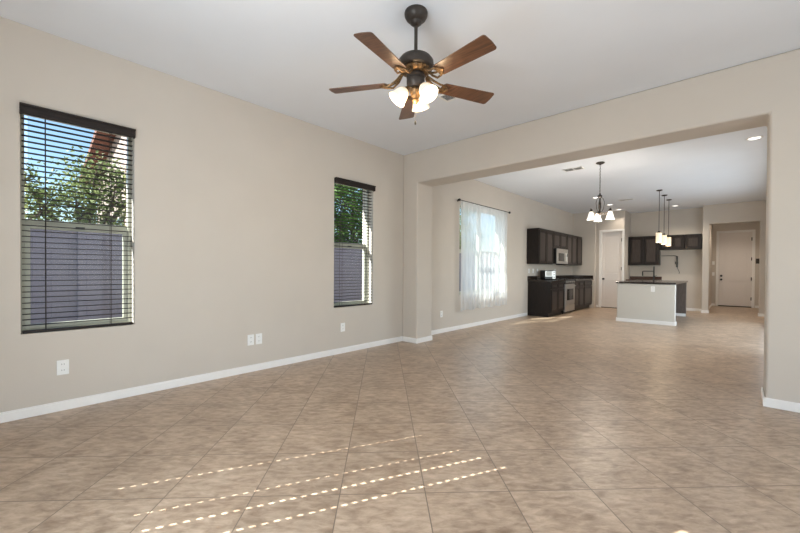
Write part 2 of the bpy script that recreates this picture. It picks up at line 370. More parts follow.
# ------------------------------------------------------------------ windows
def window(name, hole, x_in, mull=0.0):
    y0, y1, z0, z1 = hole; zm = z0 + (z1-z0)*0.497
    xo = x_in - 0.17; xi = x_in - 0.10; fw = 0.026
    m = MB()
    m.box((xo, y0, z0), (xi, y0+fw, z1)); m.box((xo, y1-fw, z0), (xi, y1, z1)); m.box((xo, y0+fw, z0), (xi, y1-fw, z0+fw)); m.box((xo, y0+fw, z1-fw), (xi, y1-fw, z1))
    if mull: m.box((xo, mull-0.03, z0+fw), (xi, mull+0.03, z1-fw))
    fr = struct(m.build(name, VINYL, bevel=0.004))
    cells = [(y0+fw, y1-fw)] if not mull else [(y0+fw, mull-0.03), (mull+0.03, y1-fw)]
    for a, b in cells:
        s = MB(); sw = 0.032; xs0, xs1 = xo+0.008, xi-0.018
        s.box((xs0, a, z0+fw), (xs1, a+sw, zm)); s.box((xs0, b-sw, z0+fw), (xs1, b, zm)); s.box((xs0, a+sw, z0+fw), (xs1, b-sw, z0+fw+sw)); s.box((xs0, a+sw, zm-0.045), (xs1, b-sw, zm))
        s.box((xs0, a, zm+0.001), (xs1-0.02, b, zm+0.03))
        so = s.build('sash', VINYL, fr_parent(fr), bevel=0.003)
        k = MB().box((xs1, (a+b)/2-0.03, zm-0.03), (xs1+0.016, (a+b)/2+0.03, zm-0.012)).build('sash_lock', BLACK, so)
        fix(k, so)
        p = MB().box((xo+0.022, a+0.02, z0+fw+0.02), (xo+0.026, b-0.02, z1-fw-0.005)).build('pane', GLASS, fr_parent(fr)); fix(p, fr); fix(so, fr)
    return fr
def fr_parent(o): return o
def fix(o, parent): pass
window('window_1', W1, XL); window('window_2', W2, XL); window('window_3', W3, XL, (W3[0]+W3[1])/2)
def yframe(name, x0, x1, z0, z1, y, mull):
    m = MB(); f = 0.05
    for a, b in (((x0, y-0.1, z0), (x0+f, y-0.04, z1)), ((x1-f, y-0.1, z0), (x1, y-0.04, z1)), ((x0, y-0.1, z1-f), (x1, y-0.04, z1)), ((x0, y-0.1, z0), (x1, y-0.04, z0+f)), ((mull-f/2, y-0.1, z0), (mull+f/2, y-0.04, z1))): m.box(a, b)
    return struct(m.build(name, VINYL))
yframe('window_4', -3.25, -2.1, 0.64, 2.58, YR-0.01, -2.79)

# ------------------------------------------------------------------ doors (structure)
def panel_door(name, x0, x1, z1, y, thick, knob_x, hinge_x, arch, casing, knob_z=0.89, bolt=False, gap=0.012):
    """door in a wall plane facing -Y; y = wall face"""
    yf = y + 0.045                                   # face of the slab
    w = x1-x0; st = 0.105*min(1, w/0.75); lock0, lock1 = 0.86, 1.06
    rows = [(0.24, lock0-0.02), (lock1+0.02, z1-0.13)]
    m = MB()
    m.box((x0, yf+0.012, gap), (x1, yf+thick, z1))                    # core, recess level
    m.box((x0, yf, gap), (x0+st, yf+0.012, z1)); m.box((x1-st, yf, gap), (x1, yf+0.012, z1))
    m.box((x0+st, yf, gap), (x1-st, yf+0.012, rows[0][0])); m.box((x0+st, yf, rows[0][1]), (x1-st, yf+0.012, rows[1][0]))
    if arch:
        N = 14; zt = rows[1][1]; rise = 0.11
        poly = [(x0+st, yf, z1), (x0+st, yf, zt-rise)] + [(x0+st + (w-2*st)*k/N, yf, zt-rise + rise*math.sin(PI*k/N)**0.8) for k in range(1, N)] + [(x1-st, yf, zt-rise), (x1-st, yf, z1)]
        m.prism(poly, (0, 0.012, 0))
    else: m.box((x0+st, yf, rows[1][1]), (x1-st, yf+0.012, z1))
    d = struct(m.build(name, DOORM, bevel=0.004))
    for i, (a, b) in enumerate(rows):
        p = MB(); u0, u1, b2 = x0+st+0.03, x1-st-0.03, b-0.03
        if arch and i == 1:
            N = 14; rise = 0.10
            p.prism([(u0, yf+0.004, a+0.03), (u1, yf+0.004, a+0.03), (u1, yf+0.004, b2-rise)] + [(u1-(u1-u0)*k/N, yf+0.004, b2-rise+rise*math.sin(PI*k/N)**0.8) for k in range(1, N)] + [(u0, yf+0.004, b2-rise)], (0, 0.008, 0))
        else: p.box((u0, yf+0.004, a+0.03), (u1, yf+0.012, b2))
        p.build('panel', DOORM, d, bevel=0.007)
    if casing:
        c = MB(); cw = 0.06; e = 0.008; yo = y-0.016
        c.box((x0-e-cw, yo, 0), (x0-e, y, z1+e+cw)); c.box((x1+e, yo, 0), (x1+e+cw, y, z1+e+cw)); c.box((x0-e, yo, z1+e), (x1+e, y, z1+e+cw))
        c.box((x0-e, y, 0), (x0-0.001, y+0.12, z1+e)); c.box((x1+0.001, y, 0), (x1+e, y+0.12, z1+e)); c.box((x0, y, z1+0.002), (x1, y+0.12, z1+e))
        c.build('casing', TRIM, d, bevel=0.005)
    MB().lathe([(0, -0.001), (0.03, -0.001), (0.032, 0.006), (0.012, 0.012), (0.011, 0.035), (0.026, 0.045), (0.03, 0.058), (0.022, 0.07), (0, 0.073)], (knob_x, yf, knob_z), (0, -1, 0), 20).build('knob', BLACK, d, smooth=True)
    if bolt: MB().lathe([(0, -0.001), (0.03, -0.001), (0.032, 0.01), (0.024, 0.022), (0, 0.024)], (knob_x, yf, knob_z+0.125), (0, -1, 0), 20).build('deadbolt', BLACK, d, smooth=True)
    for hz in ([0.28, 1.22, 2.1] if not bolt else [0.28, 0.92, 1.56, 2.2]):
        MB().tube([(hinge_x, yf-0.006, hz-0.05), (hinge_x, yf-0.006, hz+0.05)], 0.012, 8).build('hinge', BRONZE, d)
    MB().box((x0, yf-0.02, 0.0005), (x1, yf+thick, gap-0.001)).build('threshold', THRESH, d)
    return d
panel_door('door_1', -0.56+0.01, 0.27-0.01, 2.428, YD, 0.045, -0.485, 0.248, True, True, 0.885, True, 0.03)
panel_door('door_2', -3.238, -2.682, 2.36, YP, 0.04, -3.185, -2.694, False, True, 0.90, False, 0.02)

# ------------------------------------------------------------------ blinds
def blind(label, hole, wand):
    y0, y1, z0, z1 = hole
    t = thing('window_blind', label, 'blind', (XL, (y0+y1)/2, z0), 'dark faux wood window blinds')
    # valance with a small crown and returns
    m = MB(); a, b = y0-0.004, y1+0.001; zt, zb = z1+0.002, z1-0.072
    m.box((XL+0.030, a, zb), (XL+0.044, b, zt)); m.box((XL+0.026, a-0.001, zt-0.016), (XL+0.052, b+0.001, zt+0.002)); m.box((XL+0.002, a, zb), (XL+0.030, a+0.011, zt)); m.box((XL+0.002, b-0.011, zb), (XL+0.030, b, zt))
    m.build('valance', BLIND, t, bevel=0.003)
    MB().box((XL-0.055, y0+0.006, z1-0.05), (XL+0.0, y1-0.006, z1-0.006)).build('headrail', BLIND, t)
    zlo = z0+0.035; n = 38; pitch = (z1-0.075-zlo)/n; w = 0.048
    s = MB()
    for k in range(n):
        zc = zlo + pitch*(k+0.6)
        N = 4
        for i in range(N):   # shallow arched section
            x0 = XL-0.055 + w*i/N; x1 = XL-0.055 + w*(i+1)/N
            za = zc + 0.003*math.sin(PI*i/N); zb2 = zc + 0.003*math.sin(PI*(i+1)/N)
            s.prism([(x0, y0+0.008, za), (x1, y0+0.008, zb2), (x1, y0+0.008, zb2+0.0028), (x0, y0+0.008, za+0.0028)], (0, y1-y0-0.016, 0))
    s.build('slats', BLIND, t)
    MB().box((XL-0.056, y0+0.008, z0+0.004), (XL-0.006, y1-0.008, z0+0.022)).build('bottom_rail', BLIND, t, bevel=0.003)
    for f in (0.195, 0.77):
        yc = y0 + (y1-y0)*f
        c = MB()
        for xx in (XL-0.0585, XL-0.0045): c.tube([(xx, yc, z0+0.02), (xx, yc, z1-0.05)], 0.0022, 6)
        c.build('ladder_cord', CORD, t)
    yc = y0+0.10
    if wand: MB().tube([(XL+0.012, yc, z1-0.075), (XL+0.010, yc+0.002, z1-0.85)], 0.004, 8).build('tilt_wand', CORD, t)
    return t
blind('dark brown slatted blind on the wide-looking window at far left', W1, False)
blind('dark brown slatted blind on the narrower-looking window beside the opening to the kitchen', W2, True)

def rear_blind(x0, x1, z0, z1, cols, y):
    t = thing('window_blind', 'closed dark blind on the rear window, its cord holes spotting the floor with sun', 'blind', ((x0+x1)/2, y, z0))
    m = MB(); pitch = 0.0400; k = 0; hh = 0.021
    xs = [x0] + [e for c in cols for e in (c[0]-c[1]/2, c[0]+c[1]/2)] + [x1]
    z = z0
    while z+pitch <= z1-0.05:
        for i in range(0, len(xs)-1):
            hole = i % 2 == 1 and 1.0 < z < 2.36
            if not hole: m.box((xs[i], y, z), (xs[i+1], y+0.002, z+pitch))
            else:
                m.box((xs[i], y, z), (xs[i+1], y+0.002, z+(pitch-hh)/2)); m.box((xs[i], y, z+(pitch+hh)/2), (xs[i+1], y+0.002, z+pitch))
        z += pitch
    m.build('slats', BLIND, t)
    MB().box((x0, y-0.03, z), (x1, y+0.03, z1)).build('headrail', BLIND, t)
    return t
rear_blind(-3.245, -2.105, 0.645, 2.575, [(-2.95, 0.007), (-2.64, 0.0075), (-2.49, 0.015), (-2.33, 0.013)], YR-0.155)

# ------------------------------------------------------------------ curtain and rod
def curtain():
    y0, y1 = 5.985, 7.94; zt, zb = 2.47, 0.37; ny, nz = 190, 40
    rng = random.Random(3)
    ph = [rng.uniform(0, 6.28) for _ in range(6)]
    bm = bmesh.new(); V = []
    for j in range(nz+1):
        t = j/nz; z = zt + (zb-zt)*t; row = []
        e1 = y1 - 0.02 - 0.10*math.sin(PI*min(1, t*1.02))**2*0.3 + (0.10*(t-0.55) if t > 0.55 else 0) - (0.32*(t-0.86) if t > 0.86 else 0)
        e0 = y0 + 0.01 + 0.02*t
        for i in range(ny+1):
            u = i/ny; amp = 0.008 + 0.012*min(1, t*1.6)
            x = XL + 0.075 + amp*(math.sin(2*PI*11*u + ph[0] + 0.8*math.sin(2.2*u*6+ph[1])) + 0.5*math.sin(2*PI*23*u + ph[2] + t)) 
            row.append(bm.verts.new((x, e0 + (e1-e0)*u + 0.008*math.sin(2*PI*17*u+ph[3])*t, z + (0.012*math.sin(2*PI*5*u+ph[4]) if j == nz else 0))))
        V.append(row)
    for j in range(nz):
        for i in range(ny): bm.faces.new((V[j][i], V[j][i+1], V[j+1][i+1], V[j+1][i]))
    m = MB(); m.bm.free(); m.bm = bm
    o = m.build('sheer_curtain', SHEER, smooth=True)
    return tag(o, 'white sheer curtain hanging on a black rod over the dining area window', 'curtain')
curtain()
def rod():
    t = thing('curtain_rod', 'thin black curtain rod with ball ends holding the white sheer', 'curtain rod', (XL, 7.15, 2.49))
    MB().tube([(XL+0.075, 5.99, 2.478), (XL+0.075, 8.02, 2.478)], 0.008, 10).build('pole', BLACK, t, smooth=True)
    for y in (5.97, 8.04): MB().lathe([(0, -0.03), (0.02, -0.022), (0.028, 0), (0.02, 0.022), (0, 0.03)], (XL+0.075, y, 2.478), (0, 1, 0), 16).build('finial', BLACK, t, smooth=True)
    for y in (6.02, 7.985): MB().tube([(XL+0.001, y, 2.478), (XL+0.075, y, 2.478)], 0.006, 8).lathe([(0, 0), (0.02, 0), (0.02, 0.006), (0, 0.006)], (XL+0.001, y, 2.478), (1, 0, 0), 14).build('bracket', BLACK, t)
rod()

# ------------------------------------------------------------------ ceiling fan
FX, FY = -1.73, 2.045
def fan():
    t = thing('ceiling_fan', 'bronze five blade ceiling fan with walnut blades and lit shades, on the ceiling', 'ceiling fan', (FX, FY, H))
    L = lambda prof, name, mat, ax=(0, 0, 1), n=40: MB().lathe(prof, (FX, FY, 0), ax, n).build(name, mat, t, smooth=True)
    L([(0, H), (0.080, H), (0.083, H-0.010), (0.081, H-0.030), (0.070, H-0.050), (0.054, H-0.064), (0.044, H-0.070), (0.042, H-0.080), (0.028, H-0.092), (0.018, H-0.100), (0.0, H-0.100)], 'canopy', BRONZE)
    MB().tube([(FX, FY, H-0.095), (FX, FY, 2.66)], 0.0125, 16).build('downrod', BRONZE, t, smooth=True)
    L([(0, 2.695), (0.022, 2.695), (0.026, 2.682), (0.07, 2.674), (0.108, 2.656), (0.126, 2.632), (0.129, 2.606), (0.122, 2.585), (0.110, 2.578), (0.0, 2.578)], 'motor_housing', BRONZE)
    m = MB().lathe([(0.0, 2.5785), (0.102, 2.578), (0.106, 2.570), (0.096, 2.556), (0.080, 2.546), (0.0, 2.546)], (FX, FY, 0), n=60, scallop=20, samp=0.03)
    m.build('vented_band', BRASS, t, smooth=True)
    L([(0, 2.548), (0.060, 2.548), (0.066, 2.538), (0.066, 2.520), (0.056, 2.512), (0.064, 2.504), (0.064, 2.470), (0.046, 2.446), (0, 2.446)], 'switch_housing', BRONZE)
    L([(0, 2.448), (0.030, 2.448), (0.044, 2.425), (0.034, 2.395), (0.020, 2.37), (0.026, 2.355), (0.014, 2.335), (0, 2.33)], 'light_fitter', BRASS)
    zb = 2.485
    for k in range(5):
        a = math.radians(65.5 + 72*k); c, s = math.cos(a), math.sin(a)
        Rz = Matrix.Rotation(a, 4, 'Z'); Tl = Matrix.Translation((FX, FY, zb)); pitch = Matrix.Rotation(math.radians(-12), 4, 'X')
        # blade outline in local coordinates
        out = []; r0, r1 = 0.205, 0.645; w0, w1 = 0.054, 0.068
        rc = 0.018
        pts = [(r0+0.02, -w0), (r1-rc-0.004, -w1)]
        for q in range(1, 6): pts.append((r1-rc-0.004 + rc*math.sin(q*PI/10), -w1 + rc*(1-math.cos(q*PI/10))))
        pts.append((r1, 0))
        for q in range(5, 0, -1): pts.append((r1-rc-0.004 + rc*math.sin(q*PI/10), w1 - rc*(1-math.cos(q*PI/10))))
        pts += [(r1-rc-0.004, w1), (r0+0.02, w0), (r0, w0-0.02), (r0, -w0+0.02)]
        b = MB().prism([(x, y, 0) for x, y in pts], (0, 0, 0.006))
        b.build('blade', BLADE, t, bevel=0.0012, xf=Tl @ Rz @ pitch)
        # iron: two curved scroll arms and a plate screwed under the blade
        ir = MB()
        for sg in (-1, 1):
            ir.tube([(0.095, sg*0.012, 0.065), (0.130, sg*0.032, 0.022), (0.175, sg*0.044, -0.008), (0.215, sg*0.040, -0.006), (0.245, sg*0.018, -0.006), (0.262, 0, -0.006)], [0.008, 0.008, 0.007, 0.007, 0.006, 0.005], 8)
        ir.tube([(0.09, 0, 0.065), (0.14, 0, 0.014), (0.20, 0, -0.006), (0.262, 0, -0.006)], [0.009, 0.008, 0.007, 0.005], 8)
        ir.prism([(0.205, -0.045, -0.007), (0.235, -0.040, -0.007), (0.262, 0, -0.007), (0.235, 0.040, -0.007), (0.205, 0.045, -0.007), (0.215, 0, -0.007)], (0, 0, 0.006))
        for px, py in ((0.222, -0.03), (0.222, 0.03), (0.25, 0)): ir.lathe([(0, -0.011), (0.006, -0.010), (0.007, -0.006)], (px, py, 0), n=8)
        ir.build('blade_iron', BRASS, t, smooth=True, xf=Tl @ Rz @ pitch)
    # three tulip shades; one faces the camera
    for k in range(3):
        a = math.radians(-8 + 120*k); dirv = Vector((math.cos(a)*0.62, math.sin(a)*0.62, -0.78)).normalized()
        p0 = Vector((FX + math.cos(a)*0.030, FY + math.sin(a)*0.030, 2.447)); p1 = Vector((FX + math.cos(a)*0.068, FY + math.sin(a)*0.062, 2.443))
        MB().tube([p0, (p0+p1)/2 + Vector((0, 0, 0.008)), p1, p1 + dirv*0.02], [0.010, 0.009, 0.012, 0.022], 12).build('shade_arm', BRASS, t, smooth=True)
        q = p1 + dirv*0.012
        sh = MB().lathe([(0.018, 0), (0.026, 0.004), (0.038, 0.018), (0.048, 0.040), (0.053, 0.062), (0.058, 0.083), (0.068, 0.102), (0.064, 0.102), (0.054, 0.082), (0.049, 0.060), (0.044, 0.040), (0.034, 0.020), (0.018, 0.006)], q, dirv, 32)
        so = sh.build('lamp_shade', FANGLASS, t, smooth=True)
        MB().lathe([(0, 0.012), (0.012, 0.014), (0.022, 0.04), (0.026, 0.06), (0.018, 0.078), (0, 0.084)], q, dirv, 16).build('bulb', CANLENS, so, smooth=True)
        lo = lamp('fan_bulb_light', 'POINT', q + dirv*0.13, 3.5, (1.0, 0.74, 0.45), shadow_soft_size=0.05)
    c = MB().tube([(FX+0.0, FY, 2.35), (FX, FY, 2.205)], 0.0005, 6); c.build('pull_chain', BRASS, t)
    MB().lathe([(0, 2.215), (0.004, 2.213), (0.007, 2.20), (0.006, 2.188), (0, 2.184)], (FX, FY, 0), n=12).build('pull_knob', BLACK, t, smooth=True)
    # light thrown up from the shades onto housing and blade roots
    lamp('fan_uplight', 'POINT', (FX, FY-0.02, 2.30), 4.0, (1.0, 0.72, 0.42), shadow_soft_size=0.04)
fan()

# ------------------------------------------------------------------ chandelier
def chandelier():
    x, y = -1.78, 6.96
    t = thing('chandelier', 'small dark bronze chandelier with white bell shades hanging over the dining area', 'chandelier', (x, y, H))
    MB().lathe([(0, H), (0.066, H), (0.070, H-0.008), (0.055, H-0.022), (0.02, H-0.034), (0.008, H-0.045), (0, H-0.045)], (x, y, 0)).build('canopy', BRONZE, t, smooth=True)
    ch = MB(); z = H-0.045; k = 0
    while z > 2.46:
        a = PI/2*(k % 2); u = Vector((math.cos(a), math.sin(a), 0))
        pts = [Vector((x, y, z-0.016)) + u*0.009*math.cos(q*PI/5) + Vector((0, 0, 0.018*math.sin(q*PI/5))) for q in range(11)]
        ch.tube(pts, 0.0028, 6, cap=False); z -= 0.026; k += 1
    ch.build('chain', BRONZE, t)
    MB().lathe([(0, 2.47), (0.010, 2.465), (0.014, 2.44), (0.036, 2.425), (0.034, 2.40), (0.014, 2.385), (0.011, 2.33), (0.020, 2.30), (0.022, 2.22), (0.014, 2.17), (0.026, 2.14), (0.030, 2.11), (0.014, 2.08), (0.008, 2.06), (0, 2.05)], (x, y, 0), n=24).build('stem', BRONZE, t, smooth=True)
    R = 0.165
    for k in range(3):
        a = math.radians(-6 + 120*k); u = Vector((math.cos(a), math.sin(a), 0)); c = Vector((x, y, 0))
        arm = [c + u*r + Vector((0, 0, z)) for r, z in ((0.015, 2.13), (0.06, 2.105), (0.11, 2.12), (0.15, 2.165), (0.178, 2.20), (R, 2.195), (R, 2.17))]
        MB().tube(arm, 0.006, 8).build('arm', BRONZE, t, smooth=True)
        MB().tube([c + u*r + Vector((0, 0, z)) for r, z in ((0.012, 2.40), (0.05, 2.37), (0.075, 2.30), (0.06, 2.20), (0.03, 2.15))], 0.004, 8).build('scroll', BRONZE, t, smooth=True)
        p = c + u*R
        MB().lathe([(0, 2.185), (0.018, 2.183), (0.022, 2.16), (0.026, 2.145), (0, 2.145)], p, n=16).build('socket_cup', BRONZE, t, smooth=True)
        MB().lathe([(0.018, 2.150), (0.026, 2.145), (0.037, 2.115), (0.046, 2.075), (0.056, 2.035), (0.070, 2.010), (0.067, 2.010), (0.053, 2.035), (0.043, 2.075), (0.034, 2.115), (0.018, 2.143)], p, n=28).build('lamp_shade', CHANGLASS, t, smooth=True)
    lamp('chandelier_light', 'POINT', (x, y, 2.02), 34, (1.0, 0.90, 0.78), shadow_soft_size=0.08)
chandelier()

# ------------------------------------------------------------------ pendants
def pendant(loc, label):
    x, y, _ = loc
    t = thing('pendant_lamp', label, 'pendant lamp', loc, 'pendants in a row over the island')
    MB().lathe([(0, H), (0.058, H), (0.062, H-0.010), (0.045, H-0.022), (0.010, H-0.028), (0, H-0.028)], (x, y, 0), n=24).build('canopy', BRONZE, t, smooth=True)
    MB().tube([(x, y, H-0.025), (x, y, 2.055)], 0.006, 8).build('stem', BRONZE, t, smooth=True)
    MB().lathe([(0, 2.062), (0.018, 2.06), (0.03, 2.035), (0.034, 2.018), (0, 2.018)], (x, y, 0), n=20).build('shade_cap', BRONZE, t, smooth=True)
    MB().lathe([(0.03, 2.020), (0.052, 2.018), (0.056, 2.012), (0.057, 1.80), (0.052, 1.80), (0.051, 2.006), (0.03, 2.012)], (x, y, 0), n=28).build('lamp_shade', PENDGLASS, t, smooth=True)
    return t
PX3 = -1.38
p0 = pendant((PX3, 10.18, H), 'amber glass pendant nearest the camera, first of three above the island')
dup(p0, (PX3, 10.93, H), 'amber glass pendant in the middle of the row of three above the island')
dup(p0, (PX3, 11.69, H), 'amber glass pendant farthest back of the three above the island')
for yy in (10.18, 10.93, 11.69): lamp('pendant_light', 'POINT', (PX3, yy, 1.76), 5.0, (1.0, 0.76, 0.48), shadow_soft_size=0.06)

# ------------------------------------------------------------------ recessed lights and vents
def can(loc, label):
    x, y, _ = loc
    t = thing('recessed_light', label, 'recessed light', loc, 'recessed ceiling lights')
    MB().lathe([(0.062, H-0.002), (0.066, H-0.008), (0.088, H-0.006), (0.094, H), (0.062, H)], (x, y, 0), n=36).build('trim_ring', PLAST, t, smooth=True)
    MB().lathe([(0, H-0.004), (0.062, H-0.004), (0.062, H-0.001), (0, H-0.001)], (x, y, 0), n=32).build('lens', CANLENS, t)
    return t
CANS = [(0.116, 7.06, 'large looking recessed light at right, nearest to the header beam'), (-1.38, 12.9, 'recessed light in front of the kitchen rear wall right of the pendants'),
        (-2.71, 12.62, 'recessed light right above the pantry door top corner'), (-2.70, 11.54, 'recessed light just right of the chandelier stem'), (-2.705, 10.2, 'recessed light partly behind the chandelier stem')]
CANS.append((-0.15, 14.9, 'unseen recessed light added in the entry hall ceiling'))  # made-up fixture out of view, added to brighten the dark hall
c0 = can((CANS[0][0], CANS[0][1], H), CANS[0][2])
for x, y, lb in CANS[1:]: dup(c0, (x, y, H), lb)
for x, y, lb in CANS:
    o = lamp('recessed_lamp', 'SPOT', (x, y, H-0.02), 22 if 12.5 < y < 12.7 else (85 if y > 10 else 50), (1.0, 0.88, 0.74), spot_size=math.radians(130), spot_blend=0.7, shadow_soft_size=0.06)

def vent(loc, lx, ly, label, gap=None, n=7):
    x, y, _ = loc
    t = thing('ceiling_vent', label, 'vent', loc, 'white ceiling air vents')
    m = MB(); f = 0.022
    m.box((x-lx, y-ly, H-0.008), (x+lx, y-ly+f, H)).box((x-lx, y+ly-f, H-0.008), (x+lx, y+ly, H)).box((x-lx, y-ly+f, H-0.008), (x-lx+f, y+ly-f, H)).box((x+lx-f, y-ly+f, H-0.008), (x+lx, y+ly-f, H))
    m.box((x-0.012, y-ly+f, H-0.008), (x+0.012, y+ly-f, H))
    m.build('frame', PLAST, t, bevel=0.002)
    MB().box((x-lx+f, y-ly+f, H-0.0015), (x+lx-f, y+ly-f, H-0.0005)).build('dark_gap', gap or VGAP, t)
    s = MB()
    for k in range(n):
        yy = y-ly+f + (2*ly-2*f)*(k+0.5)/n
        s.box((x-lx+f, yy-0.005, H-0.0065), (x-0.012, yy+0.005, H-0.005), Matrix.Rotation(0.6, 3, 'X'))
        s.box((x+0.012, yy-0.005, H-0.0065), (x+lx-f, yy+0.005, H-0.005), Matrix.Rotation(0.6, 3, 'X'))
    s.build('louvers', PLAST, t)
    return t
vent((-2.25, 3.27, H), 0.14, 0.09, 'ceiling vent behind the fan blade in the living room')
vent((-2.25, 7.09, H), 0.17, 0.10, 'ceiling vent left of the chandelier canopy', SLOTM, 4)
vent((-2.20, 11.0, H), 0.17, 0.10, 'ceiling vent between the chandelier and the pendants', SLOTM, 4)

# ------------------------------------------------------------------ outlets and switches
def plate(loc, axis, label, kind='outlet', group=None, mat=None, w=0.074, h=0.118):
    """axis: 'X' faces +X, 'Y' faces -Y"""
    t = thing('wall_outlet' if kind == 'outlet' else 'light_switch', label, 'outlet' if kind == 'outlet' else 'switch', loc, group)
    x, y, z = loc; mat = mat or PLAST
    def B(u0, u1, v0, v1, w0, w1, name, m_, par, bev=0.0):
        if axis == 'X': return MB().box((x+w0, y+u0, z+v0), (x+w1, y+u1, z+v1)).build(name, m_, par, bevel=bev)
        return MB().box((x+u0, y-w1, z+v0), (x+u1, y-w0, z+v1)).build(name, m_, par, bevel=bev)
    B(-w/2, w/2, -h/2, h/2, 0.0005, 0.006, 'cover_plate', mat, t, 0.002)
    if kind == 'outlet':
        for s in (-1, 1):
            r = B(-0.017, 0.017, s*0.024-0.015, s*0.024+0.015, 0.006, 0.008, 'receptacle', mat, t)
            for u in (-0.007, 0.007): B(u-0.0014, u+0.0014, s*0.024-0.003, s*0.024+0.007, 0.008, 0.0084, 'slot', SLOTM, r)
    else:
        B(-0.016, 0.016, -0.033, 0.033, 0.006, 0.009, 'rocker', mat, t)
    return t
G1 = 'white outlets on the left wall'
plate((XL, 0.382, 0.347), 'X', 'white outlet low on the left wall below the large left window', group=G1)
plate((XL, 1.94, 0.357), 'X', 'left one of the paired white outlets between the two windows', group=G1)
plate((XL, 2.035, 0.357), 'X', 'right one of the paired white outlets between the two windows', group=G1)
plate((XL, 3.24, 0.355), 'X', 'white outlet below the small window by the opening', group=G1)
plate((XL, 5.52, 0.345), 'X', 'white outlet low on the dining wall left of the curtain', group=G1)
for yy, lb in ((9.30, 'leftmost white outlet on the backsplash under the upper cabinets'), (9.56, 'second white outlet from the left on the backsplash'), (9.84, 'white outlet on the backsplash just left of the toaster oven'), (11.12, 'white outlet on the backsplash right of the toaster oven')):
    plate((XL, yy, 1.135), 'X', lb, group='white backsplash outlets', w=0.08)
plate((-1.41, 9.70, 0.76), 'Y', 'white outlet on the front of the kitchen island')
plate((-0.69, YD, 1.437), 'Y', 'upper white switch plate left of the entry door', 'switch')
plate((-0.69, YD, 1.07), 'Y', 'lower white switch plate left of the entry door', 'switch')
plate((0.39, YD, 1.49), 'Y', 'dark panel plate on the wall right of the entry door', 'switch', mat=BRONZE, w=0.09, h=0.16)

# ------------------------------------------------------------------ cabinets
def front(par, kind, mp, u0, u1, v0, v1):
    """raised panel cabinet door or drawer front; mp(u,v,w) -> world, w outwards"""
    m = MB(); st = min(0.058, (u1-u0)*0.22, (v1-v0)*0.3); g = 0.004
    def B(a0, a1, b0, b1, w0, w1): m.box(mp(a0, b0, w0), mp(a1, b1, w1))
    u0 += g; u1 -= g; v0 += g; v1 -= g
    B(u0, u0+st, v0, v1, 0, 0.022); B(u1-st, u1, v0, v1, 0, 0.020); B(u0+st, u1-st, v0, v0+st, 0, 0.020); B(u0+st, u1-st, v1-st, v1, 0, 0.020)
    B(u0+st, u1-st, v0+st, v1-st, 0, 0.004)
    o = m.build(kind, CAB, par, bevel=0.004)
    if u1-u0 > 3*st and v1-v0 > 3*st:
        MB().box(mp(u0+st+0.012, v0+st+0.012, 0.004), mp(u1-st-0.012, v1-st-0.012, 0.018)).build('raised_panel', CABSHEEN, o, bevel=0.007)
    return o
def cabinet(name, label, mp, u0, u1, v0, v1, depth, doors, drawers=0.0, toe=False, group=None):
    a, b = Vector(mp(u0, v0, 0)), Vector(mp(u1, v0, -depth))
    t = thing(name, label, 'cabinet', ((a.x+b.x)/2, (a.y+b.y)/2, 0 if toe else v0), group)
    e = 0.0015; vb = v0 + (0.10 if toe else 0)
    m = MB().box(mp(u0+e, vb, 0), mp(u1-e, v1, -depth)); 
    m.build('carcass', CAB, t)
    if toe: MB().box(mp(u0+e, v0, -0.06), mp(u1-e, vb-0.0005, -depth)).build('toe_kick', CAB, t)
    n = doors; w = (u1-u0-2*e-0.02)/n
    top = v1-0.015
    for k in range(n):
        ua, ub = u0+e+0.01+w*k, u0+e+0.01+w*(k+1)
        if drawers: front(t, 'drawer_front', mp, ua, ub, top-drawers, top)
        front(t, 'door', mp, ua, ub, vb+0.012, top-drawers-(0.008 if drawers else 0))
    if not toe:   # small crown
        MB().box(mp(u0+e, v1+0.0005, 0.012), mp(u1-e, v1+0.022, -depth)).build('top_molding', CAB, t, bevel=0.003)
    return t
LX = lambda fx: (lambda u, v, w: (fx+w, u, v))
XU, XB = -3.70, -3.42
GU, GB = 'dark upper cabinets on the left kitchen wall', 'dark base cabinets on the left kitchen wall'
U = LX(XU-0.02); du = XU-0.02-XL-0.001
cabinet('upper_cabinet', 'dark upper cabinet at the near end of the left run, left of the microwave', U, 9.16, 10.13, 1.315, 2.185, du, 2, group=GU)
cabinet('upper_cabinet', 'short dark upper cabinet directly above the microwave', U, 10.13, 11.17, 1.755, 2.185, du, 2, group=GU)
cabinet('upper_cabinet', 'dark double door upper cabinet right of the microwave', U, 11.17, 12.08, 1.315, 2.185, du, 2, group=GU)
cabinet('upper_cabinet', 'single door dark upper cabinet at the far end of the left run', U, 12.08, 12.56, 1.315, 2.185, du, 1, group=GU)
Bm = LX(XB-0.02); db = XB-0.02-XL-0.001
cabinet('base_cabinet', 'dark base cabinet with exposed side at the near end, left of the range', Bm, 9.24, 10.175, 0, 0.865, db, 2, 0.16, True, GB)
cabinet('base_cabinet', 'dark double door base cabinet right of the range', Bm, 10.945, 11.85, 0, 0.865, db, 2, 0.16, True, GB)
cabinet('base_cabinet', 'dark base cabinet at the far end of the run beside the pantry', Bm, 11.85, 12.63, 0, 0.865, db, 1, 0.16, True, GB)
KY = lambda fy: (lambda u, v, w: (u, fy-w, v))
Kd = KY(13.43)
cabinet('upper_cabinet', 'tall blue-black looking upper cabinet pair on the rear wall left of the pendants', Kd, -2.61, -1.81, 1.335, 2.19, 0.318, 2, group='dark upper cabinets on the rear kitchen wall')
cabinet('upper_cabinet', 'short upper cabinet on the rear wall behind the pendants', KY(13.43), -1.80, -1.205, 1.785, 2.19, 0.318, 2, group='dark upper cabinets on the rear kitchen wall')
